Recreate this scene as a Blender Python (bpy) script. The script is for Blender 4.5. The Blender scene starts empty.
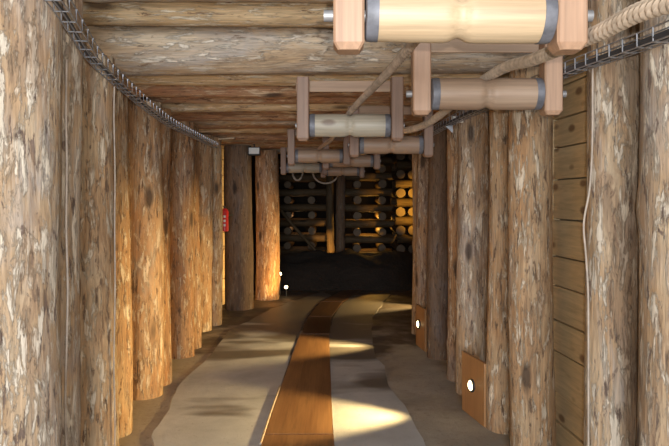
import bpy, bmesh, math, random
from mathutils import Vector, Matrix, noise
C = bpy.context.scene.collection
EYE = 1.5            # camera height; the floor is z = 0, metres, y runs into the tunnel
random.seed(7)

# ------------------------------------------------------------------ materials
def new_mat(name):
    m = bpy.data.materials.new(name); m.use_nodes = True
    nt = m.node_tree; b = nt.nodes['Principled BSDF']
    return m, nt, b
def N(nt, t, **kw):
    n = nt.nodes.new(t)
    for k, v in kw.items():
        if k in n.inputs: n.inputs[k].default_value = v
        else: setattr(n, k, v)
    return n
def ramp(nt, src, stops):
    r = nt.nodes.new('ShaderNodeValToRGB'); e = r.color_ramp.elements
    while len(e) < len(stops): e.new(0.5)
    for i, (p, c) in enumerate(stops):
        e[i].position = p; e[i].color = (c, c, c, 1) if isinstance(c, (int, float)) else (*c, 1)
    nt.links.new(src, r.inputs[0]); return r.outputs[0]
def mix(nt, fac, a, b, mode='MIX'):
    m = nt.nodes.new('ShaderNodeMix'); m.data_type = 'RGBA'; m.blend_type = mode
    for i, v in ((0, fac), (6, a), (7, b)):
        if hasattr(v, 'links'): nt.links.new(v, m.inputs[i])
        elif i == 0: m.inputs[0].default_value = v
        else: m.inputs[i].default_value = (*v, 1)
    return m.outputs[2]
def coords(nt, scale, rand=True):
    tc = N(nt, 'ShaderNodeTexCoord'); v = tc.outputs['Object']
    if rand:
        oi = N(nt, 'ShaderNodeObjectInfo')
        mul = N(nt, 'ShaderNodeMath', operation='MULTIPLY'); mul.inputs[1].default_value = 43.0
        nt.links.new(oi.outputs['Random'], mul.inputs[0])
        ad = N(nt, 'ShaderNodeVectorMath', operation='ADD')
        nt.links.new(v, ad.inputs[0]); nt.links.new(mul.outputs[0], ad.inputs[1]); v = ad.outputs[0]
    out = []
    for s in scale:
        mp = N(nt, 'ShaderNodeMapping'); mp.inputs['Scale'].default_value = s
        nt.links.new(v, mp.inputs[0]); out.append(mp.outputs[0])
    return out
def noi(nt, v, scale, detail=4, rough=.55, dist=0):
    n = N(nt, 'ShaderNodeTexNoise', Scale=scale, Detail=detail, Roughness=rough, Distortion=dist)
    nt.links.new(v, n.inputs['Vector']); return n.outputs['Fac']
def bump(nt, b, h, strength, dist=.01):
    bp = N(nt, 'ShaderNodeBump', Strength=strength, Distance=dist)
    nt.links.new(h, bp.inputs['Height']); nt.links.new(bp.outputs[0], b.inputs['Normal'])

def bark_mat(name, tan, warm, pale, dark, grey, patch=.5, fleck=.4, greyness=.5, rough=.72, spec=.3):
    m, nt, b = new_mat(name)
    lo, mid, fin = coords(nt, [(1, 1, .35), (1, 1, .22), (1, 1, .06)])
    c = mix(nt, ramp(nt, noi(nt, lo, 5, 4, .6, .6), [(.35, 0), (.65, 1)]), tan, warm)
    c = mix(nt, ramp(nt, noi(nt, lo, 3.1, 5, .65, 1.0), [(.62-greyness*.25, 0), (.78-greyness*.2, .85)]), c, grey)
    pf = ramp(nt, noi(nt, mid, 24, 10, .74, .45), [(.60-patch*.16, 0), (.64-patch*.14, 1)])
    c = mix(nt, pf, c, pale)
    f2 = ramp(nt, noi(nt, fin, 30, 6, .65, 1.2), [(.56, 0), (.62, .55)])
    c = mix(nt, f2, c, warm)
    ff = ramp(nt, noi(nt, mid, 33, 9, .72, .4), [(.66-fleck*.16, 0), (.70-fleck*.15, .95)])
    c = mix(nt, ff, c, dark)
    big = ramp(nt, noi(nt, mid, 7, 8, .66, .8), [(.56, 0), (.60, .6)])
    c = mix(nt, big, c, tuple((x+y)/2 for x, y in zip(dark, warm)))
    g = noi(nt, fin, 90, 5, .65, .2)
    c = mix(nt, .6, c, ramp(nt, g, [(.3, .35), (.7, 1.4)]), 'MULTIPLY')
    # knots
    vo = N(nt, 'ShaderNodeTexVoronoi', Scale=4.5); nt.links.new(lo, vo.inputs['Vector'])
    k = ramp(nt, vo.outputs['Distance'], [(.08, .9), (.17, 0)])
    c = mix(nt, k, c, tuple(x*.45 for x in dark))
    nt.links.new(c, b.inputs['Base Color'])
    h = mix(nt, .5, mix(nt, .35, pf, ff, 'SUBTRACT'), g)
    bump(nt, b, h, .8, .009)
    b.inputs['Roughness'].default_value = rough; b.inputs['Specular IOR Level'].default_value = spec
    return m
def sawn_mat(name, a, bcol, axis=0, dark=(.12, .07, .04), rough=.6, knots=True, rand=True, gscale=1.0):
    m, nt, b = new_mat(name)
    s1 = [1, 1, 1]; s1[axis] = .12; s2 = [1, 1, 1]; s2[axis] = .03; s3 = [1, 1, 1]; s3[axis] = .5
    lo, fi, kn = coords(nt, [s1, s2, s3], rand)
    c = mix(nt, ramp(nt, noi(nt, lo, 7*gscale, 4, .6, .5), [(.3, 0), (.7, 1)]), a, bcol)
    g = noi(nt, fi, 70*gscale, 4, .6, .3)
    c = mix(nt, .5, c, ramp(nt, g, [(.25, .5), (.7, 1.2)]), 'MULTIPLY')
    if knots:
        vo = N(nt, 'ShaderNodeTexVoronoi', Scale=8.0); nt.links.new(kn, vo.inputs['Vector'])
        c = mix(nt, ramp(nt, vo.outputs['Distance'], [(.12, .9), (.22, 0)]), c, dark)
    c = mix(nt, ramp(nt, noi(nt, lo, 16, 6, .6), [(.6, 0), (.75, .5)]), c, dark)
    nt.links.new(c, b.inputs['Base Color']); bump(nt, b, g, .35, .002)
    b.inputs['Roughness'].default_value = rough
    return m
def plain(name, col, rough=.5, metal=0, emit=None, es=0, var=.25):
    m, nt, b = new_mat(name)
    v, = coords(nt, [(1, 1, 1)])
    n = noi(nt, v, 18, 5, .6)
    c = mix(nt, ramp(nt, n, [(.3, 0), (.7, 1)]), tuple(x*(1-var) for x in col), tuple(min(1, x*(1+var)) for x in col))
    nt.links.new(c, b.inputs['Base Color']); b.inputs['Roughness'].default_value = rough
    b.inputs['Metallic'].default_value = metal
    if emit: b.inputs['Emission Color'].default_value = (*emit, 1); b.inputs['Emission Strength'].default_value = es
    return m

M = {}
M['post_pale'] = bark_mat('bark_pale', (.52, .39, .26), (.42, .26, .14), (.68, .58, .46), (.17, .115, .09), (.38, .33, .30), .60, .60, .6)
M['post_tan']  = bark_mat('bark_tan', (.50, .35, .21), (.41, .23, .11), (.66, .54, .40), (.17, .105, .065), (.35, .29, .24), .50, .64, .25)
M['post_warm'] = bark_mat('bark_warm', (.39, .24, .13), (.32, .16, .07), (.58, .46, .33), (.13, .075, .045), (.27, .22, .19), .42, .7, .4)
M['post_dark'] = bark_mat('bark_dark', (.17, .11, .07), (.14, .08, .045), (.25, .19, .14), (.075, .045, .03), (.16, .13, .12), .25, .6, .4)  # bark colour lowered for the shade on the thick left post
M['roof_pale'] = bark_mat('bark_roof_pale', (.70, .54, .34), (.58, .40, .22), (.82, .72, .56), (.24, .15, .09), (.42, .36, .31), .45, .45, .3)
M['roof_grey'] = bark_mat('bark_roof_grey', (.56, .44, .31), (.50, .34, .20), (.70, .61, .50), (.22, .15, .10), (.36, .33, .31), .45, .45, .7)
M['roof_red']  = bark_mat('bark_roof_red', (.47, .29, .17), (.40, .20, .11), (.66, .51, .35), (.13, .07, .045), (.30, .23, .18), .45, .6, .3)
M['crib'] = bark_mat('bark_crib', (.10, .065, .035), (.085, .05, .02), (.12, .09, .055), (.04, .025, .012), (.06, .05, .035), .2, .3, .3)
M['drum'] = sawn_mat('drum_wood', (.60, .46, .30), (.50, .35, .21), 2, (.30, .17, .10), .5)
M['drum_old'] = sawn_mat('drum_wood_worn', (.42, .30, .21), (.33, .21, .14), 2, (.20, .12, .09), .5)
M['drum_grey'] = sawn_mat('drum_wood_grey', (.46, .41, .32), (.38, .32, .24), 2, (.22, .16, .12), .5)
M['bracket'] = sawn_mat('bracket_wood', (.45, .28, .18), (.37, .21, .13), 2, (.25, .12, .08), .5, False)
M['bracket_red'] = sawn_mat('bracket_wood_red', (.30, .19, .13), (.24, .14, .095), 2, (.18, .09, .06), .55, False)
M['beam'] = sawn_mat('beam_wood', (.42, .28, .18), (.34, .21, .13), 0, (.18, .09, .06), .6, False)
M['end'] = sawn_mat('end_grain', (.45, .30, .17), (.36, .22, .12), 2, (.2, .12, .07), .7, False)
M['plank'] = sawn_mat('lagging_plank', (.72, .56, .34), (.58, .43, .24), 1, (.22, .13, .07), .65, True, False, .8)
M['board'] = sawn_mat('floor_board', (.33, .18, .08), (.22, .11, .05), 1, (.09, .045, .025), .33, False)
M['board_dark_shade'] = sawn_mat('floor_board_dark_shade', (.13, .07, .035), (.08, .042, .022), 1, (.05, .025, .015), .3, False)  # far boards: own darker tone plus lamp shade painted into the colour
M['panel'] = sawn_mat('panel_wood', (.42, .22, .09), (.33, .16, .06), 2, (.2, .1, .05), .45, False)
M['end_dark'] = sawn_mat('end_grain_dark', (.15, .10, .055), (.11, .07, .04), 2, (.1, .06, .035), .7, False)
M['iron'] = plain('band_iron', (.15, .15, .17), .55, .15, var=.4)
M['pin'] = plain('steel_pin', (.30, .29, .29), .5, .4)
M['zinc'] = plain('galvanised_wire', (.34, .34, .36), .45, .6)
M['cable'] = plain('black_cable', (.035, .037, .045), .5)
M['wire'] = plain('pale_wire', (.42, .34, .27), .6)
M['rope'] = plain('hemp_rope', (.52, .42, .33), .85, var=.3)
M['rope_dark'] = plain('hemp_rope_worn', (.40, .31, .24), .85, var=.3)
M['red'] = plain('red_paint', (.62, .03, .03), .35)
M['white'] = plain('white_paint', (.75, .75, .72), .5, var=.05)
M['lamp_glass'] = plain('lamp_glass', (.8, .8, .8), .3, emit=(1, .80, .42), es=9, var=.02)
M['lamp_far'] = plain('lamp_glass_far', (.8, .8, .8), .3, emit=(1, .72, .35), es=9, var=.02)
M['black'] = plain('black_plastic', (.03, .03, .03), .5)

def ground_mat():
    m, nt, b = new_mat('trodden_earth')
    v, f = coords(nt, [(1, 1, 1), (1, 1, 1)], False)
    c = mix(nt, ramp(nt, noi(nt, v, 1.6, 6, .6, .4), [(.35, 0), (.65, 1)]), (.30, .26, .21), (.43, .39, .33))
    c = mix(nt, ramp(nt, noi(nt, v, 24, 6, .7), [(.55, 0), (.7, .7)]), c, (.17, .135, .10))
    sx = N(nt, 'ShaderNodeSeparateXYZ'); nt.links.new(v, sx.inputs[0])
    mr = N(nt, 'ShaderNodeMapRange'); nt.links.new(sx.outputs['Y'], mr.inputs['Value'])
    # the floor object's own origin sits at y = 0; light falloff painted in as earth darkening with depth
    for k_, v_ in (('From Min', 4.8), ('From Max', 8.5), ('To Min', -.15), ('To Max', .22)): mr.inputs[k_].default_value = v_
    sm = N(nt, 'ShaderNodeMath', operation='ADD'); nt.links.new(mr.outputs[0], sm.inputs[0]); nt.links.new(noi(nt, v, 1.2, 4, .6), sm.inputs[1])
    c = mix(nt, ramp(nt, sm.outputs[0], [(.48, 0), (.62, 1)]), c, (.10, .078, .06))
    nt.links.new(c, b.inputs['Base Color'])
    nt.links.new(ramp(nt, noi(nt, v, 2.2, 3), [(.4, .45), (.6, .85)]), b.inputs['Roughness'])
    bump(nt, b, noi(nt, f, 30, 8, .7), .6, .012); return m
def concrete_mat():
    m, nt, b = new_mat('worn_concrete')
    v, w = coords(nt, [(1, 1, 1), (.45, 1.1, 1)], False)
    c = mix(nt, ramp(nt, noi(nt, v, 3, 6, .65, .3), [(.3, 0), (.7, 1)]), (.40, .41, .42), (.54, .55, .56))
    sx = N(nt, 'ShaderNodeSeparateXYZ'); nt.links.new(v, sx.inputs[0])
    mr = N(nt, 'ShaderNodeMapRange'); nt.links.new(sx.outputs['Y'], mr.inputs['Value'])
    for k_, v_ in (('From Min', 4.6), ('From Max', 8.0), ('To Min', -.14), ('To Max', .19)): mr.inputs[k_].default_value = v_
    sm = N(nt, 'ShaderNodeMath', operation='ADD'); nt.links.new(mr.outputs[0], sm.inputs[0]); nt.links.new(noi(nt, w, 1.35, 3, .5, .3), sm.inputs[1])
    damp_shade = ramp(nt, sm.outputs[0], [(.48, 0), (.58, 1)])  # damp patches, plus light falloff with depth painted into the colour
    c = mix(nt, damp_shade, c, (.15, .135, .12))
    c = mix(nt, ramp(nt, noi(nt, v, 60, 3, .6), [(.66, 0), (.72, .7)]), c, (.12, .11, .10))
    nt.links.new(c, b.inputs['Base Color'])
    nt.links.new(ramp(nt, damp_shade, [(0, .75), (1, .5)]), b.inputs['Roughness'])
    bump(nt, b, noi(nt, v, 70, 6, .7), .45, .004); return m
def rock_mat():
    m, nt, b = new_mat('dark_rock')
    v, = coords(nt, [(1, 1, 1)], False)
    n = noi(nt, v, 1.5, 9, .65, .4)
    nt.links.new(mix(nt, n, (.010, .007, .005), (.045, .030, .020)), b.inputs['Base Color'])
    bump(nt, b, n, .9, .15); b.inputs['Roughness'].default_value = .9; return m
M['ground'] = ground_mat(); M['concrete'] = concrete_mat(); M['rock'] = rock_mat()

# ------------------------------------------------------------------ mesh helpers
def obj(name, bm, mats, parent=None, loc=None, rot=None, smooth=True):
    me = bpy.data.meshes.new(name); bm.normal_update(); bm.to_mesh(me); bm.free()
    for m in (mats if isinstance(mats, (list, tuple)) else [mats]): me.materials.append(M[m])
    if smooth:
        me.polygons.foreach_set('use_smooth', [True]*len(me.polygons))
        try: me.set_sharp_from_angle(angle=math.radians(40))
        except Exception: pass
    o = bpy.data.objects.new(name, me); C.objects.link(o)
    if parent: o.parent = parent
    if loc is not None: o.location = loc
    if rot is not None: o.rotation_euler = rot
    return o
def tag(o, label=None, cat=None, group=None, kind=None):
    for k, v in (('label', label), ('category', cat), ('group', group), ('kind', kind)):
        if v: o[k] = v
    return o
def thing(name, label, cat, loc=(0, 0, 0), rot=(0, 0, 0), group=None):
    o = bpy.data.objects.new(name, None); C.objects.link(o); o.empty_display_size = .1
    o.location = loc; o.rotation_euler = rot; return tag(o, label, cat, group)
def box(bm, c, s, rz=0, bev=0):
    r = bmesh.ops.create_cube(bm, size=1)
    vs = r['verts']
    bmesh.ops.scale(bm, vec=s, verts=vs)
    if bev:
        es = list({e for v in vs for e in v.link_edges})
        q = bmesh.ops.bevel(bm, geom=es, offset=bev, segments=2, affect='EDGES', profile=.5)
        vs = list({v for f in q['faces'] for v in f.verts} | {v for v in vs if v.is_valid})
    bmesh.ops.rotate(bm, cent=(0, 0, 0), matrix=Matrix.Rotation(rz, 3, 'Z'), verts=vs)
    bmesh.ops.translate(bm, vec=c, verts=vs)
def tube(bm, pts, r, seg=8, cap=True):
    pts = [Vector(p) for p in pts]; rings = []
    for i, p in enumerate(pts):
        d = (pts[min(i+1, len(pts)-1)] - pts[max(i-1, 0)]).normalized()
        up = Vector((0, 0, 1)) if abs(d.z) < .9 else Vector((1, 0, 0))
        u = d.cross(up).normalized(); w = u.cross(d)
        rr = r[i] if isinstance(r, (list, tuple)) else r
        rings.append([bm.verts.new(p + rr*(math.cos(a)*u + math.sin(a)*w)) for a in [2*math.pi*k/seg for k in range(seg)]])
    for a, b in zip(rings, rings[1:]):
        for k in range(seg): bm.faces.new((a[k], a[(k+1) % seg], b[(k+1) % seg], b[k]))
    if cap: bm.faces.new(rings[0][::-1]); bm.faces.new(rings[-1])
def lathe(bm, prof, seg=32, cap=True):      # prof: (z, r) along local z
    rings = [[bm.verts.new((r*math.cos(2*math.pi*k/seg), r*math.sin(2*math.pi*k/seg), z)) for k in range(seg)] for z, r in prof]
    for a, b in zip(rings, rings[1:]):
        for k in range(seg): bm.faces.new((a[k], a[(k+1) % seg], b[(k+1) % seg], b[k]))
    if cap: bm.faces.new(rings[0][::-1]); bm.faces.new(rings[-1])
def log_bm(length, r, seed, taper=.06, rough=.05, bow=.012, seg=36, step=.05, knots=5):
    """irregular peeled log along +z"""
    rnd = random.Random(seed); bm = bmesh.new(); n = max(4, int(length/step)); rings = []
    off = Vector((seed*3.71, seed*1.37, 0)); ph = rnd.uniform(0, 6.28)
    kn = [(rnd.uniform(0, length), rnd.uniform(0, 6.28), rnd.uniform(.015, .035)) for _ in range(knots)]
    for i in range(n+1):
        z = length*i/n; t = i/n
        cx = bow*math.sin(math.pi*t*1.3+ph); cy = bow*math.cos(math.pi*t+ph)
        ring = []
        for k in range(seg):
            a = 2*math.pi*k/seg; ca, sa = math.cos(a), math.sin(a)
            nz = noise.noise(Vector((ca*.9, sa*.9, z*.8)) + off)*1.0 + noise.noise(Vector((ca*3.2, sa*3.2, z*1.6)) + off)*.65 \
                 + noise.noise(Vector((ca*9, sa*9, z*4)) + off)*.30
            rr = r*(1 + taper*(.5-t) + rough*nz)
            for kz, ka, kh in kn:
                da = (a-ka+math.pi) % (2*math.pi) - math.pi
                q = (da*r/.05)**2 + ((z-kz)/.06)**2
                if q < 6: rr += kh*.45*math.exp(-q)
            ring.append(bm.verts.new((cx+rr*ca, cy+rr*sa, z)))
        rings.append(ring)
    for a, b in zip(rings, rings[1:]):
        for k in range(seg): bm.faces.new((a[k], a[(k+1) % seg], b[(k+1) % seg], b[k]))
    for f in (bm.faces.new(rings[0][::-1]), bm.faces.new(rings[-1])): f.material_index = 1
    return bm

# ------------------------------------------------------------------ setting
def roof_h(d):      # underside of the roof logs above the floor
    if d < 3.3: return EYE + .985 - .015*max(0, (d-2.5))/.35
    if d < 3.74: return EYE + .95
    return EYE + .77 if d < 4.5 else EYE + .75
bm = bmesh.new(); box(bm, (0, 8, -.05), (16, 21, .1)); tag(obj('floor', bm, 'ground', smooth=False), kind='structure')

def slab(name, pts, z0, z1, mat):
    bm = bmesh.new()
    lo = [bm.verts.new((x, y, z0)) for x, y in pts]; hi = [bm.verts.new((x, y, z1)) for x, y in pts]
    n = len(pts); bm.faces.new(hi); bm.faces.new(lo[::-1])
    for i in range(n): bm.faces.new((lo[i], lo[(i+1) % n], hi[(i+1) % n], hi[i]))
    bmesh.ops.recalc_face_normals(bm, faces=bm.faces)
    return obj(name, bm, mat, smooth=False)
def wob(p, s):      # wobbly edge
    out = []
    for (a, b) in zip(p, p[1:]):
        for k in range(6):
            t = k/6; q = Vector(a).lerp(Vector(b), t)
            out.append((q.x + s*noise.noise(Vector((q.x*3, q.y*3, s*99))), q.y))
    return out + [p[-1]]
L_out = wob([(-1.02, .5), (-1.10, 3.9), (-1.18, 4.5), (-1.22, 5.3), (-1.20, 7.4), (-.95, 8.6), (-.62, 9.6), (-.2, 10.6)], .06)
L_in = [(-.30, .5), (-.455, 3.9), (-.43, 5.5), (-.40, 7.2), (-.36, 8.2), (-.25, 9.3), (-.05, 10.2)]
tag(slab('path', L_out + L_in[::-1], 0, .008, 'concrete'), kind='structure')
R_in = [(.1, .5), (.0, 3.9), (-.04, 5.5), (-.055, 7.2), (-.02, 8.2), (.1, 9.3), (.3, 10.2)]
R_out = wob([(.62, .5), (.56, 3.9), (.47, 4.9), (.40, 6.8), (.5, 8.3), (.68, 9.3), (.9, 10.3)], .05)
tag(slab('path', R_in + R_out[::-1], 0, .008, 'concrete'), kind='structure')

def plank_wall(name, pts, thick, z1, seed, mat='plank', ph=.2):
    """horizontal lagging boards following a plan polyline, boards sit outside of it"""
    rnd = random.Random(seed)
    for (a, b) in zip(pts, pts[1:]):
        bm = bmesh.new()
        a = Vector((*a, 0)); b = Vector((*b, 0)); d = b-a; ln = d.length; ang = math.atan2(d.y, d.x)
        z = 0
        while z < z1-.02:
            h = min(ph*rnd.uniform(.8, 1.25), z1-z); o = rnd.uniform(-.008, .008)
            c = (a+b)/2 + Vector((-d.y, d.x, 0)).normalized()*o
            box(bm, (c.x, c.y, z+h/2), (ln+.01, thick, h-.008), ang, .004); z += h
        tag(obj(name, bm, mat, smooth=False), kind='structure')
plank_wall('wall_left', [(-1.53, -1), (-1.53, 3.2), (-1.66, 4.0), (-1.72, 7.6), (-1.66, 9.0), (-1.42, 10.2)], .04, 2.72, 3)
plank_wall('wall_right', [(1.62, -1), (1.43, 3.0), (1.36, 4.0), (1.2, 6.2), (1.15, 7.45)], .04, 2.72, 5)
plank_wall('wall_right', [(1.15, 7.47), (3.9, 7.7)], .04, 2.72, 8)
bm = bmesh.new(); box(bm, (0, 4.6, 2.78), (7.8, 12, .08)); tag(obj('ceiling', bm, 'rock', smooth=False), kind='structure')
def rock_wall(name, a, b, h, seed):
    bm = bmesh.new(); nx, nz = 24, 12; a = Vector((*a, 0)); b = Vector((*b, 0)); d = b-a; nrm = Vector((-d.y, d.x, 0)).normalized()
    g = [[bm.verts.new(a + d*i/nx + Vector((0, 0, h*j/nz)) + nrm*(.35*noise.noise(Vector((i*.5, j*.5, seed))))) for j in range(nz+1)] for i in range(nx+1)]
    for i in range(nx):
        for j in range(nz): bm.faces.new((g[i][j], g[i+1][j], g[i+1][j+1], g[i][j+1]))
    tag(obj(name, bm, 'rock'), kind='structure')
rock_wall('wall_back', (-7.5, 17), (7.5, 17), 4.2, 1)
rock_wall('wall_left', (-7.5, 10.6), (-7.5, 17.3), 4.2, 2)
rock_wall('wall_right', (7.2, 7.7), (7.2, 17.3), 4.2, 3)
rock_wall('wall_left', (-1.5, 10.35), (-7.5, 10.7), 4.2, 4)
bm = bmesh.new(); box(bm, (0, 14.4, 4.1), (15, 7.6, .2)); tag(obj('ceiling', bm, 'rock', smooth=False), kind='structure')

# ------------------------------------------------------------------ posts
posts = [  # x, y, r, material, label
 (-1.275, 2.63, .165, 'post_pale', 'widest pale flaking log post, nearest on the left side at the photo edge'),
 (-1.265, 2.985, .098, 'post_pale', 'thin grey log post squeezed just behind the widest left post'),
 (-1.315, 3.50, .135, 'post_tan', 'tan log post third from the front on the left wall'),
 (-1.435, 4.18, .12, 'post_tan', 'narrow log post on left wall showing only a slim strip behind the third post'),
 (-1.47, 5.0, .14, 'post_tan', 'left log post with bright orange lamp glow low on its trunk, front of its pair'),
 (-1.475, 5.335, .13, 'post_warm', 'slim left log post right behind the brightest lamp-lit left post'),
 (-1.485, 6.27, .13, 'post_warm', 'left log post with dark brown bark and orange glow, front of the second lit pair'),
 (-1.487, 6.62, .12, 'post_warm', 'orange edged log post behind the dark brown left post'),
 (-1.54, 7.5, .13, 'post_tan', 'tan log post left of the red fire extinguisher, front of its pair'),
 (-1.478, 7.83, .123, 'post_tan', 'tan log post that the red fire extinguisher peeks out behind'),
 (-1.33, 9.0, .195, 'post_dark', 'thick dark brown log post behind the red fire extinguisher'),
 (-1.02, 9.85, .18, 'post_warm', 'last left log post, glowing orange near two tiny floor lamps'),
 (1.295, 2.40, .16, 'post_pale', 'grey mottled log post cut off by the right photo edge'),
 (1.225, 2.85, .118, 'post_pale', 'log post with a loose wire down its left side, right of the plank panelling'),
 (1.165, 3.85, .13, 'post_tan', 'light tan log post directly left of the exposed plank panelling'),
 (1.12, 4.27, .11, 'post_tan', 'slim log post between the nearest lamp panel and the light tan post'),
 (1.09, 5.07, .13, 'post_pale', 'spotted pale log post standing just behind the nearest lamp panel'),
 (1.052, 5.43, .11, 'post_warm', 'smooth reddish brown log post left of the spotted pale post'),
 (1.02, 6.22, .13, 'post_dark', 'dark brown log post midway between the two right floor lamps'),
 (.98, 6.90, .11, 'post_warm', 'brown log post rising behind the farther right lamp panel'),
 (.99, 7.30, .12, 'post_tan', 'farthest log post of the right row, beside the dark chamber'),
]
for i, (x, y, r, mt, lb) in enumerate(posts):
    z1 = roof_h(y) - .004
    if 3.45 < y < 3.9: z1 = EYE+.766
    o = obj('timber_post', log_bm(z1, r*.985, i+11, bow=.010 if y > 3 else .006, rough=.055), [mt, 'end'], loc=(x, y, 0))
    tag(o, lb, 'post', 'log posts lining the tunnel walls')

# ------------------------------------------------------------------ roof logs
roof = [(2.5, .17, 1.0, 'roof_grey'), (2.85, .17, .985, 'roof_pale'), (3.18, .165, .97, 'roof_grey'), (3.53, .17, .95, 'roof_pale'),
        (3.985, .215, .77, 'roof_grey'), (4.365, .165, .775, 'roof_pale'), (4.72, .17, .755, 'roof_red')]
d = 5.08; k = 0
while d < 10.7:
    roof.append((d, .172, .75+random.uniform(-.012, .02), ['roof_red', 'roof_pale', 'roof_red', 'roof_red', 'roof_grey'][k % 5])); d += .362; k += 1
words = ['first', 'second', 'third', 'fourth', 'fifth', 'sixth', 'seventh', 'eighth', 'ninth', 'tenth', 'eleventh', 'twelfth', 'thirteenth',
         'fourteenth', 'fifteenth', 'sixteenth', 'seventeenth', 'eighteenth', 'nineteenth', 'twentieth', 'twenty-first', 'twenty-second', 'twenty-third', 'twenty-fourth']
special = {3: 'pale yellow roof log with peeling bark shreds, along the top edge of the photo',
           4: 'thickest greyish roof log, spanning just below the top pale yellow one',
           5: 'slim light tan roof log directly behind the thickest greyish roof log',
           6: 'reddish brown roof log just above the grey roller'}
for i, (d, r, h, mt) in enumerate(roof):
    xl = -1.70 if d < 8.6 else -1.62; xr = 1.5 if d < 5 else 1.42
    o = obj('roof_log', log_bm(xr-xl, r*.98, i+51, taper=.03*(-1)**i, rough=.05, bow=.008, knots=7), [mt, 'end'],
            loc=(xl, d, EYE+h+r), rot=(0, math.pi/2, 0))
    tag(o, special.get(i, 'round roof log laid crosswise, %s counted from the front' % words[i]), 'roof log', 'round logs of the roof')

# ------------------------------------------------------------------ rollers
def roller(x, d, h, drum, brk, label, L=.50, r=.0725, tilt=0, yaw=0, beam=True, wide=.075):
    t = thing('rope_roller', label, 'roller', (x, d, EYE+h), (0, 0, yaw), 'rope rollers under the roof')
    bm = bmesh.new(); prof = []
    n = 40
    for i in range(n+1):
        u = -L/2+.034 + (L-.068)*i/n
        g = .013*math.exp(-(u/.020)**2); e = .004*(abs(u)/(L/2))**4
        prof.append((u, r - g - e))
    lathe(bm, prof, 40)
    dr = obj('drum', bm, drum, t, rot=(0, math.pi/2+tilt, 0))
    for s in (-1, 1):
        bm = bmesh.new(); z = s*(L/2-.017)
        lathe(bm, [(z-.017, r*.955), (z-.017, r*1.0), (z+.0, r*1.0), (z+.014, r*.97), (z+.017, r*.9)] if s > 0 else
                  [(z-.017, r*.9), (z-.014, r*.97), (z, r*1.0), (z+.017, r*1.0), (z+.017, r*.955)], 40)
        tag(obj('end_band', bm, 'iron', dr), 'grey metal end band')
        # hanger bracket
        bx = s*(L/2+.004+wide/2); top = roof_h(d)-.012-(EYE+h); bot = -.098
        bm = bmesh.new(); hw = wide/2; hd = .045; ch = .006; rings = []
        def oc(z, k):      # chamfered rectangle
            w, e, c = hw-k, hd-k, ch
            return [bm.verts.new((bx+a, b, z)) for a, b in ((-w+c, -e), (w-c, -e), (w, -e+c), (w, e-c), (w-c, e), (-w+c, e), (-w, e-c), (-w, -e+c))]
        rings = [oc(bot, .012), oc(bot+.018, 0), oc(top, 0)]
        for a, b in zip(rings, rings[1:]):
            for k in range(8): bm.faces.new((a[k], a[(k+1) % 8], b[(k+1) % 8], b[k]))
        bm.faces.new(rings[0][::-1]); bm.faces.new(rings[-1])
        obj('hanger', bm, brk, t, smooth=False)
    e = L/2+.004+wide+(.026 if d < 3.5 else .01)
    for s in (-1, 1):
        bm = bmesh.new(); tube(bm, [(s*(L/2-.002), 0, 0), (s*e, 0, 0)], .016, 14); tag(obj('axle_pin', bm, 'pin', t), 'grey steel axle pin')
    if beam:
        bm = bmesh.new(); box(bm, (0, .055, EYE+.715-EYE-h), (L+.03+2*wide, .018, .07), 0, .003)
        obj('crossbeam', bm, 'beam', t, smooth=False)
    return t
roller(.333, 1.755, .497, 'drum', 'bracket', 'nearest and largest rope roller, pale yellow wood, at the top of the photo', tilt=.012, beam=False, wide=.082)
roller(.687, 2.95, .481, 'drum_old', 'bracket', 'knotty brownish rope roller at upper right, second nearest', wide=.082)
roller(.096, 4.04, .463, 'drum_grey', 'bracket_red', 'grey rope roller in the middle, with a thick rope coming down onto it')
roller(.446, 5.13, .435, 'drum_old', 'bracket_red', 'tan rope roller low and right of the grey roller')
roller(-.163, 6.85, .462, 'drum_old', 'bracket_red', 'small tan rope roller below and left of the grey roller', beam=True)
roller(.194, 7.45, .448, 'drum_old', 'bracket_red', 'small rope roller half hidden behind a hanger, right of the small tan one')
roller(-.43, 9.2, .454, 'drum_grey', 'bracket_red', 'dim distant rope roller hanging farthest to the left')
roller(.12, 9.8, .434, 'drum_old', 'bracket_red', 'farthest rope roller, lowest of all over the dark chamber')

# ------------------------------------------------------------------ ropes
def catmull(P, n=14):
    P = [Vector(p) for p in P]; P = [2*P[0]-P[1]] + P + [2*P[-1]-P[-2]]; out = []
    for i in range(1, len(P)-2):
        a, b, c, e = P[i-1:i+3]
        for k in range(n):
            t = k/n; out.append(.5*((2*b)+(-a+c)*t+(2*a-5*b+4*c-e)*t*t+(-a+3*b-3*c+e)*t**3))
    return out + [P[-2]]
def resample(P, step):
    out = [P[0]]; acc = 0
    for a, b in zip(P, P[1:]):
        ln = (b-a).length; s = step-acc
        while s <= ln: out.append(a.lerp(b, s/ln)); s += step
        acc = ln-(s-step)
    return out
def rope(pts, R, label, mat='rope', pitch=.10, name='rope'):
    P = resample(catmull(pts), .011); bm = bmesh.new(); s = 0
    for st in range(3):
        Q = []
        for i, p in enumerate(P):
            dd = (P[min(i+1, len(P)-1)]-P[max(i-1, 0)]).normalized(); u = dd.cross(Vector((0, 0, 1))).normalized(); w = u.cross(dd)
            a = 2*math.pi*(i*.011/pitch + st/3); Q.append(p + R*.5*(math.cos(a)*u+math.sin(a)*w))
        tube(bm, Q, R*.56, 8)
    return tag(obj(name, bm, mat), label, 'rope', 'ropes running over the rollers')
def Z(h): return EYE+h
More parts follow.
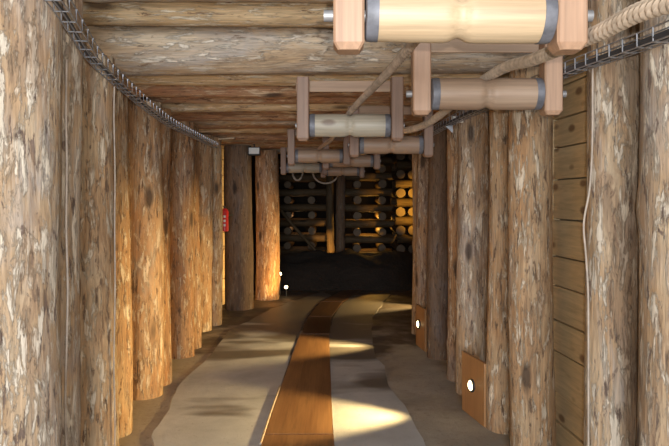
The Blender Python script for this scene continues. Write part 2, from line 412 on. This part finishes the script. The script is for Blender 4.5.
rope([(.6, -.9, Z(.5)), (.50, .35, Z(.45)), (.36, 1.755, Z(.58)), (.235, 2.9, Z(.565)), (.098, 4.04, Z(.546)), (-.03, 5.4, Z(.50)), (-.155, 6.85, Z(.545)), (-.29, 8, Z(.50)), (-.42, 9.2, Z(.537)), (-.5, 9.9, Z(.5))],
     .0185, 'twisted rope running over the grey roller and down the left roller line', 'rope_dark')
rope([(.62, -.9, Z(.3)), (.63, .3, Z(.22)), (.645, .75, Z(.28)), (.675, 1.35, Z(.405)), (.70, 1.75, Z(.445)), (.71, 2.3, Z(.50)), (.705, 2.95, Z(.563)), (.58, 4.1, Z(.48)), (.452, 5.13, Z(.518)), (.32, 6.3, Z(.47)), (.2, 7.45, Z(.53)), (.16, 8.6, Z(.48)), (.12, 9.8, Z(.516)), (.1, 10.4, Z(.47))],
     .0225, 'thick twisted rope entering at the upper right corner and running over the right rollers')
# slack loops beyond the last rollers
def loop(cx, cy, w, h, z, r, mat, label):
    bm = bmesh.new(); tube(bm, [(cx-w*math.cos(a), cy, z-h*math.sin(a)) for a in [math.pi*k/16 for k in range(17)]], r, 8)
    tag(obj('hanging_cable', bm, mat), label, 'cable')
loop(-.62, 10.9, .09, .17, Z(.50), .016, 'wire', 'short pale cable loop hanging under the roof near the farthest left roller')
loop(-.15, 11.0, .22, .2, Z(.48), .014, 'wire', 'wider dim cable loop hanging in front of the dark chamber')

# ------------------------------------------------------------------ cable trays
def tray(pts, w, hgt, side, label, brk):
    t = thing('cable_tray', label, 'cable tray', tuple(pts[0]))
    o0 = Vector(pts[0]); P = resample(catmull(pts, 20), .025)
    fr = []
    for i, p in enumerate(P):
        dd = (P[min(i+1, len(P)-1)]-P[max(i-1, 0)]).normalized(); u = Vector((dd.y, -dd.x, 0)).normalized(); fr.append((p-o0, u))
    bm = bmesh.new()
    for a, z in ((-.5, hgt), (-.5, 0), (0, 0), (.5, 0), (.5, hgt)):
        tube(bm, [p+u*a*w+Vector((0, 0, z)) for p, u in fr[::2]], .0028, 6)
    for p, u in fr[::4]:
        tube(bm, [p+u*a*w+Vector((0, 0, z)) for a, z in ((-.5, hgt), (-.5, 0), (.5, 0), (.5, hgt))], .0036, 6)
    obj('wire_basket', bm, 'zinc', t)
    for f in brk:
        p, u = fr[int(f*(len(fr)-1))]
        bm = bmesh.new()
        v = [p+u*side*w*.5+Vector((0, 0, z)) for z in (.0, -.06)] + [p-u*side*w*.5+Vector((0, 0, -.006))]
        q = [bm.verts.new(a+Vector((0, -.002, 0))) for a in v]; q2 = [bm.verts.new(a+Vector((0, .002, 0))) for a in v]
        bm.faces.new(q); bm.faces.new(q2[::-1])
        for k in range(3): bm.faces.new((q[k], q2[k], q2[(k+1) % 3], q[(k+1) % 3]))
        bmesh.ops.recalc_face_normals(bm, faces=bm.faces)
        obj('wall_bracket', bm, 'zinc', t, smooth=False)
    return P
R_pts = [(1.16, 1.7, Z(.525)), (1.105, 2.17, Z(.533)), (1.05, 2.95, Z(.565)), (.99, 3.75, Z(.572)), (.905, 4.66, Z(.575)), (.86, 5.6, Z(.575)), (.82, 6.9, Z(.575))]
L_pts = [(-.96, 1.9, Z(.745)), (-1.0, 2.35, Z(.70)), (-1.045, 2.66, Z(.662)), (-1.085, 2.92, Z(.631)), (-1.12, 3.27, Z(.61)), (-1.15, 3.67, Z(.592)), (-1.19, 4.16, Z(.575)), (-1.235, 4.9, Z(.56)), (-1.265, 5.8, Z(.565)), (-1.28, 7.0, Z(.565))]
PR = tray(R_pts, .055, .05, 1, 'wire basket cable tray along the top of the right posts', (.28, .64))
PL = tray(L_pts, .055, .05, -1, 'wire basket cable tray sloping along the top of the left posts', ())
def cables(P, offs, r, label, name='cable'):
    for (dx, dz, lb) in offs:
        bm = bmesh.new(); tube(bm, [p+Vector((dx+.004*math.sin(i*.21+dx*400), 0, dz)) for i, p in enumerate(P)][::2], r, 8)
        tag(obj(name, bm, 'cable'), lb, 'cable')
cables(PR, [(-.0135, .015, 'black cable lying in the right tray, nearer the tunnel middle'), (.0135, .015, 'black cable lying in the right tray, nearer the posts')], .0125, '')
cables(PL, [(-.008, .011, 'dark cable lying in the left wire tray')], .008, '')

# loose wires on the posts
def wire(pts, r, label, mat='wire'):
    bm = bmesh.new(); tube(bm, catmull(pts, 10), r, 8); tag(obj('wire', bm, mat), label, 'wire')
def along(x0, y, zs, amp, seed):
    return [(x0+amp*noise.noise(Vector((z*2.3, seed, 0))), y, z) for z in zs]
zs = [i*.14 for i in range(16)]
wire(along(-1.146, 2.78, zs, .012, 1), .005, 'pale wire running straight down beside the widest left post')
wire(along(-1.163, 3.50-.06, zs, .01, 4), .004, 'thin light wire down the upper half of the third left post')
wire([(1.09+ (0.018 if z > 1.45 else 0) - .02*math.exp(-((z-1.42)/.2)**2), 2.79, z) for z in [0]+zs[1:]], .0045, 'pale loose wire hanging down the right post beside the plank panelling')

# ------------------------------------------------------------------ floor boards
def bstrip(segs, thing_):
    for (la, lb_, ra, rb, n, cuts) in segs:
        for j in range(n):
            t0, t1 = cuts[j], cuts[j+1]
            g = .004
            def pt(e, s, t): return Vector(e).lerp(Vector(s), t)
            a = pt(la, ra, t0); b = pt(la, ra, t1); c = pt(lb_, rb, t1); e = pt(lb_, rb, t0)
            ctr = (a+b+c+e)/4; bm = bmesh.new(); q = []
            for p in (a, b, c, e):
                v = p-ctr; p2 = ctr + v*(1-g/max(v.length, .01)) ; q.append(p2)
            lo = [bm.verts.new((p.x, p.y, .0)) for p in q]; hi = [bm.verts.new((p.x, p.y, .014)) for p in q]
            bm.faces.new(lo); bm.faces.new(hi)
            for k in range(4): bm.faces.new((lo[k], lo[(k+1) % 4], hi[(k+1) % 4], hi[k]))
            bmesh.ops.recalc_face_normals(bm, faces=bm.faces)
            obj('board', bm, 'board' if la[1] < 7 else 'board_dark_shade', thing_, smooth=False)
t = thing('board_walkway', 'wet brown wooden board strip running down the middle of the floor', 'boardwalk', (0, 0, 0))
cuts = [0, .34, 1]
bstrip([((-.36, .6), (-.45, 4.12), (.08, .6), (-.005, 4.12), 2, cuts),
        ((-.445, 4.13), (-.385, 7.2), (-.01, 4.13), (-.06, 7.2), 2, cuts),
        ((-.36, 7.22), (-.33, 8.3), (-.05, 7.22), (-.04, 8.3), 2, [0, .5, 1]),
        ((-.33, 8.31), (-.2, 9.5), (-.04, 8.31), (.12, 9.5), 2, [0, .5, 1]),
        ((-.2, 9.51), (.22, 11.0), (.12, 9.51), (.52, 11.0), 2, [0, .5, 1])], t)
# thin edging lath beside the board strip
bm = bmesh.new(); tube(bm, [(-.452, 3.97, .012), (-.447, 4.6, .012), (-.435, 5.2, .012)], .008, 6)
tag(obj('edging_lath', bm, 'wire'), 'thin pale lath lying along the left edge of the floor boards', 'lath')

# ------------------------------------------------------------------ lamps
def floor_lamp(a, b, z1, lz, f, label, energy, r=.034, cone=64, aim_dz=.07, spread=0, col=(1, .68, .27)):
    a = Vector((*a, 0)); b = Vector((*b, 0)); d = b-a; ang = math.atan2(d.y, d.x); c = (a+b)/2
    t = thing('floor_lamp', label, 'lamp', (c.x, c.y, 0), (0, 0, ang), 'floor lamps along the right wall')
    ln = d.length
    bm = bmesh.new(); box(bm, (0, 0, z1/2), (ln, .025, z1), 0, .003); obj('panel', bm, 'panel', t, smooth=False)
    x = (f-.5)*ln
    bm = bmesh.new(); lathe(bm, [(0, r*1.35), (.010, r*1.35), (.014, r*1.2), (.014, r*1.02)], 28, False)
    tag(obj('bezel', bm, 'black', t, loc=(x, .0125, lz), rot=(-math.pi/2, 0, 0)), 'dark round lamp bezel')
    bm = bmesh.new(); lathe(bm, [(.0, r), (.012, r), (.020, r*.8), (.025, r*.4)], 28)
    tag(obj('lens', bm, 'lamp_glass', t, loc=(x, .0125, lz), rot=(-math.pi/2, 0, 0)), 'glowing round lamp lens')
    n = Vector((-d.y, d.x, 0)).normalized()
    p = a + d*f + n*.05 + Vector((0, 0, lz))
    lamp_light(p, n+Vector((0, spread, aim_dz)), energy, cone, col)
def lamp_light(p, dirv, energy, cone, col, size=.03, blend=.6):
    l = bpy.data.lights.new('spot', 'SPOT'); l.energy = energy; l.color = col; l.spot_size = math.radians(cone); l.spot_blend = blend; l.shadow_soft_size = size
    o = bpy.data.objects.new('spot_light', l); C.objects.link(o); o.location = p
    o.rotation_euler = Vector(dirv).to_track_quat('-Z', 'Y').to_euler(); return o
# panels run so that their left-hand normal points into the tunnel (-x)
floor_lamp((1.0, 4.29), (.925, 4.66), .42, .222, .52, 'nearest glowing floor lamp set in a brown board between right posts', 330, spread=.20)
floor_lamp((.905, 6.42), (.858, 6.76), .42, .235, .62, 'farther glowing floor lamp in a board near the end of the right row', 300, spread=.10)
floor_lamp((1.75, 9.0), (1.70, 9.4), .42, .235, .5, 'third floor lamp, around the bend on the right', 300, spread=.06)

def small_lamp(x, y, z, dirv, label, e):
    t = thing('ground_spotlight', label, 'lamp', (x, y, 0))
    bm = bmesh.new(); tube(bm, [(0, 0, 0), (0, 0, z-.02)], .012, 8); obj('stake', bm, 'black', t)
    v = Vector(dirv).normalized()
    bm = bmesh.new(); lathe(bm, [(-.05, .016), (-.04, .024), (0, .030)], 20); obj('housing', bm, 'black', t, loc=(0, 0, z), rot=v.to_track_quat('Z', 'Y').to_euler())
    bm = bmesh.new(); lathe(bm, [(0, .027), (.006, .025), (.010, .014)], 20); obj('lens', bm, 'lamp_far', t, loc=(0, 0, z), rot=v.to_track_quat('Z', 'Y').to_euler())
    if e: lamp_light(Vector((x, y, z))+v*.03, v, e, 75, (1, .55, .16), .02)
small_lamp(-.86, 10.25, .335, (.0, -1, .1), 'tiny bright spotlight at the last left post, upper of the two', 0)
small_lamp(-.755, 10.15, .14, (-.2, -1, .25), 'tiny bright spotlight low beside the last left post, lower of the two', 0)
lamp_light((-.52, 9.35, .14), (-.9, .35, .55), 60, 95, (1, .55, .15))
small_lamp(-.05, 12.35, .30, (0, .6, .75), 'small uplight in front of the glowing central post', 0)
M['lamp_glass'].node_tree.nodes['Principled BSDF']

# ------------------------------------------------------------------ far chamber
def crib(cx, cy, wid, dep, r, levels, xs, name, front_l):
    z = 0; h = r*2.02
    for k in range(levels):
        if k % 2 == 0:
            for j, yy in enumerate((cy-dep/2, cy+dep/2)):
                o = obj('crib_log', log_bm(wid, r*random.uniform(.9, 1.0), random.randint(200, 900), seg=20, step=.12, bow=.006, knots=2), ['crib', 'end_dark'],
                        loc=(cx-wid/2+random.uniform(-.03, .03), yy, z+r), rot=(0, math.pi/2, 0))
                tag(o, 'crosswise log of the %s, %s layer up, %s side' % (name, words[k], 'front' if j == 0 else 'back'), 'crib log', 'logs of the far cribs')
        else:
            for j, xx in enumerate(xs):
                o = obj('crib_log', log_bm(dep+.3, r*random.uniform(.88, 1.0), random.randint(200, 900), seg=20, step=.12, bow=.006, knots=2), ['crib', 'end_dark'],
                        loc=(cx+xx, cy-dep/2-.15, z+r), rot=(-math.pi/2, 0, 0))
                tag(o, 'lengthwise log of the %s, %s layer up, %s end' % (name, words[k], ['left', 'middle', 'right'][j] if len(xs) == 3 else ['left', 'right'][j]), 'crib log', 'logs of the far cribs')
        z += h
crib(.72, 13.4, 1.0, .9, .078, 17, (-.27, .22), 'dark middle log crib', None)
crib(1.66, 12.6, 1.0, .9, .085, 17, (-.44, -.22, .3), 'yellow-lit right log crib', None)
crib(-.75, 14.0, 1.15, .9, .078, 17, (-.22, .28), 'dim left log crib', None)
bm = bmesh.new(); nx, ny = 60, 10; g = []
for i in range(nx+1):
    x = -2.2+6.2*i/nx; row = []
    for j in range(ny+1):
        t = j/ny; z = .52*math.sin(min(1, t*1.15)*math.pi/2)*(1 if t < .97 else .98) + .10*noise.noise(Vector((x*2.2, t*4, 5))) + .05*noise.noise(Vector((x*6, t*9, 2)))
        row.append(bm.verts.new((x, 10.75+1.3*t+.08*noise.noise(Vector((x*1.7, t*2, 9))), max(0, z) if j else -.02)))
    row.append(bm.verts.new((x, 12.2, -.02))); g.append(row)
for a, b in zip(g, g[1:]):
    for j in range(ny+1): bm.faces.new((a[j], b[j], b[j+1], a[j+1]))
bm.faces.new(g[0]); bm.faces.new(g[-1][::-1])
tag(obj('rock_ledge', bm, 'rock'), kind='structure')
far_posts = [(-.085, 13.2, .075, 2.25, 'crib', 'slender central post glowing orange at its foot in the dark chamber'),
             (.125, 12.6, .09, 2.6, 'post_dark', 'unlit dark post right of the glowing central post')]
for i, (x, y, r, h, mt, lb) in enumerate(far_posts):
    tag(obj('timber_post', log_bm(h, r, 80+i), [mt, 'end'], loc=(x, y, 0)), lb, 'post')
bm = log_bm(1.15, .03, 91, seg=14, knots=0); tag(obj('brace_pole', bm, ['crib', 'end_dark'], loc=(-.98, 12.05, 1.30), rot=(0, math.radians(140), 0)), 'thin slanting pole leaning beyond the last left post', 'pole')

def pl(p, e, col=(1, .5, .08), s=.05):
    l = bpy.data.lights.new('lamp', 'POINT'); l.energy = e; l.color = col; l.shadow_soft_size = s
    o = bpy.data.objects.new('chamber_light', l); C.objects.link(o); o.location = p
lamp_light((1.62, 10.9, 1.35), (.0, 1, .04), 170, 64, (1, .52, .06))
pl((.72, 13.4, 1.05), 22.0)
pl((-.75, 14.0, 1.1), 3, (1, .55, .25))
lamp_light((-.06, 12.42, .42), (-.02, .7, .2), 75, 40, (1, .55, .13))

# ------------------------------------------------------------------ small things on the left
t = thing('fire_extinguisher', 'small red fire extinguisher hanging beside the thick dark left post', 'fire extinguisher', (-1.395, 8.25, 1.10))
bm = bmesh.new(); lathe(bm, [(0, .035), (.01, .05), (.25, .05), (.28, .038), (.295, .018)], 24); obj('cylinder', bm, 'red', t)
for z in (.07, .125, .18):
    bm = bmesh.new(); box(bm, (.008, -.0495, z+.012), (.026, .004, .028)); tag(obj('label_patch', bm, 'white', t, smooth=False), 'small white label patch')
bm = bmesh.new(); box(bm, (0, 0, .315), (.02, .07, .012)); box(bm, (0, 0, .30), (.022, .022, .03)); obj('valve', bm, 'black', t, smooth=False)
bm = bmesh.new(); box(bm, (.0, .34, .2), (.03, .58, .02)); obj('wall_hook', bm, 'black', t, smooth=False)

t = thing('floodlight', 'small white faced floodlight under the roof above the last left posts', 'floodlight', (-1.10, 8.9, Z(.665)), (math.radians(-12), 0, math.radians(4)))
bm = bmesh.new(); box(bm, (0, 0, 0), (.17, .06, .115), 0, .008); obj('housing', bm, 'black', t, smooth=False)
bm = bmesh.new(); box(bm, (0, -.032, 0), (.14, .006, .085)); tag(obj('front_glass', bm, 'white', t, smooth=False), 'pale front glass')
bm = bmesh.new(); box(bm, (0, .0, .075), (.02, .02, .05)); obj('mount', bm, 'black', t, smooth=False)
bm = bmesh.new(); box(bm, (0, 0, 0), (.20, .07, .022), 0, .006)
tag(obj('wedge', bm, 'drum', loc=(-1.28, 7.72, Z(.727)), rot=(0, math.radians(-4), 0), smooth=False), 'pale wedge board between post top and roof left of the floodlight', 'wedge')

# white junction plate beside right tray
bm = bmesh.new(); box(bm, (0, 0, 0), (.09, .02, .05), 0, .004)
tag(obj('junction_box', bm, 'white', loc=(.93, 4.92, Z(.61)), smooth=False), 'small white box under the knotty roller beside the right cable tray', 'junction box')

# ------------------------------------------------------------------ light
def area(p, tgt, e, sx, sy, col):
    l = bpy.data.lights.new('area', 'AREA'); l.shape = 'RECTANGLE'; l.size = sx; l.size_y = sy; l.energy = e; l.color = col
    o = bpy.data.objects.new('fill_light', l); C.objects.link(o); o.location = p
    o.rotation_euler = (Vector(tgt)-Vector(p)).to_track_quat('-Z', 'Y').to_euler()
# the photographer's flash, just above and right of the lens
l = bpy.data.lights.new('flash', 'SPOT'); l.energy = 120; l.color = (1, .95, .88); l.spot_size = math.radians(95); l.spot_blend = .5; l.shadow_soft_size = .010
o = bpy.data.objects.new('flash', l); C.objects.link(o); o.location = (.035, -.02, EYE+.05); o.rotation_euler = (math.radians(90), 0, 0)
# added fill light behind the photographer, softens the flash falloff
area((0, -5, 1.7), (0, 6, 1.2), 560, 2.6, 2.0, (.86, .93, 1.0))
w = bpy.data.worlds.new('world'); bpy.context.scene.world = w; w.use_nodes = True
w.node_tree.nodes['Background'].inputs[0].default_value = (.5, .45, .4, 1); w.node_tree.nodes['Background'].inputs[1].default_value = .02

cam = bpy.data.cameras.new('camera'); co = bpy.data.objects.new('camera', cam); C.objects.link(co)
co.location = (0, 0, EYE); co.rotation_euler = (math.radians(90), 0, 0)
cam.sensor_width = 36; cam.lens = 36*650/669; cam.shift_y = -23/669; cam.clip_start = .05
S = bpy.context.scene; S.camera = co
S.view_settings.view_transform = 'Standard'; S.view_settings.look = 'None'; S.view_settings.gamma = 1; S.view_settings.use_curve_mapping = False
S.view_settings.exposure = .15
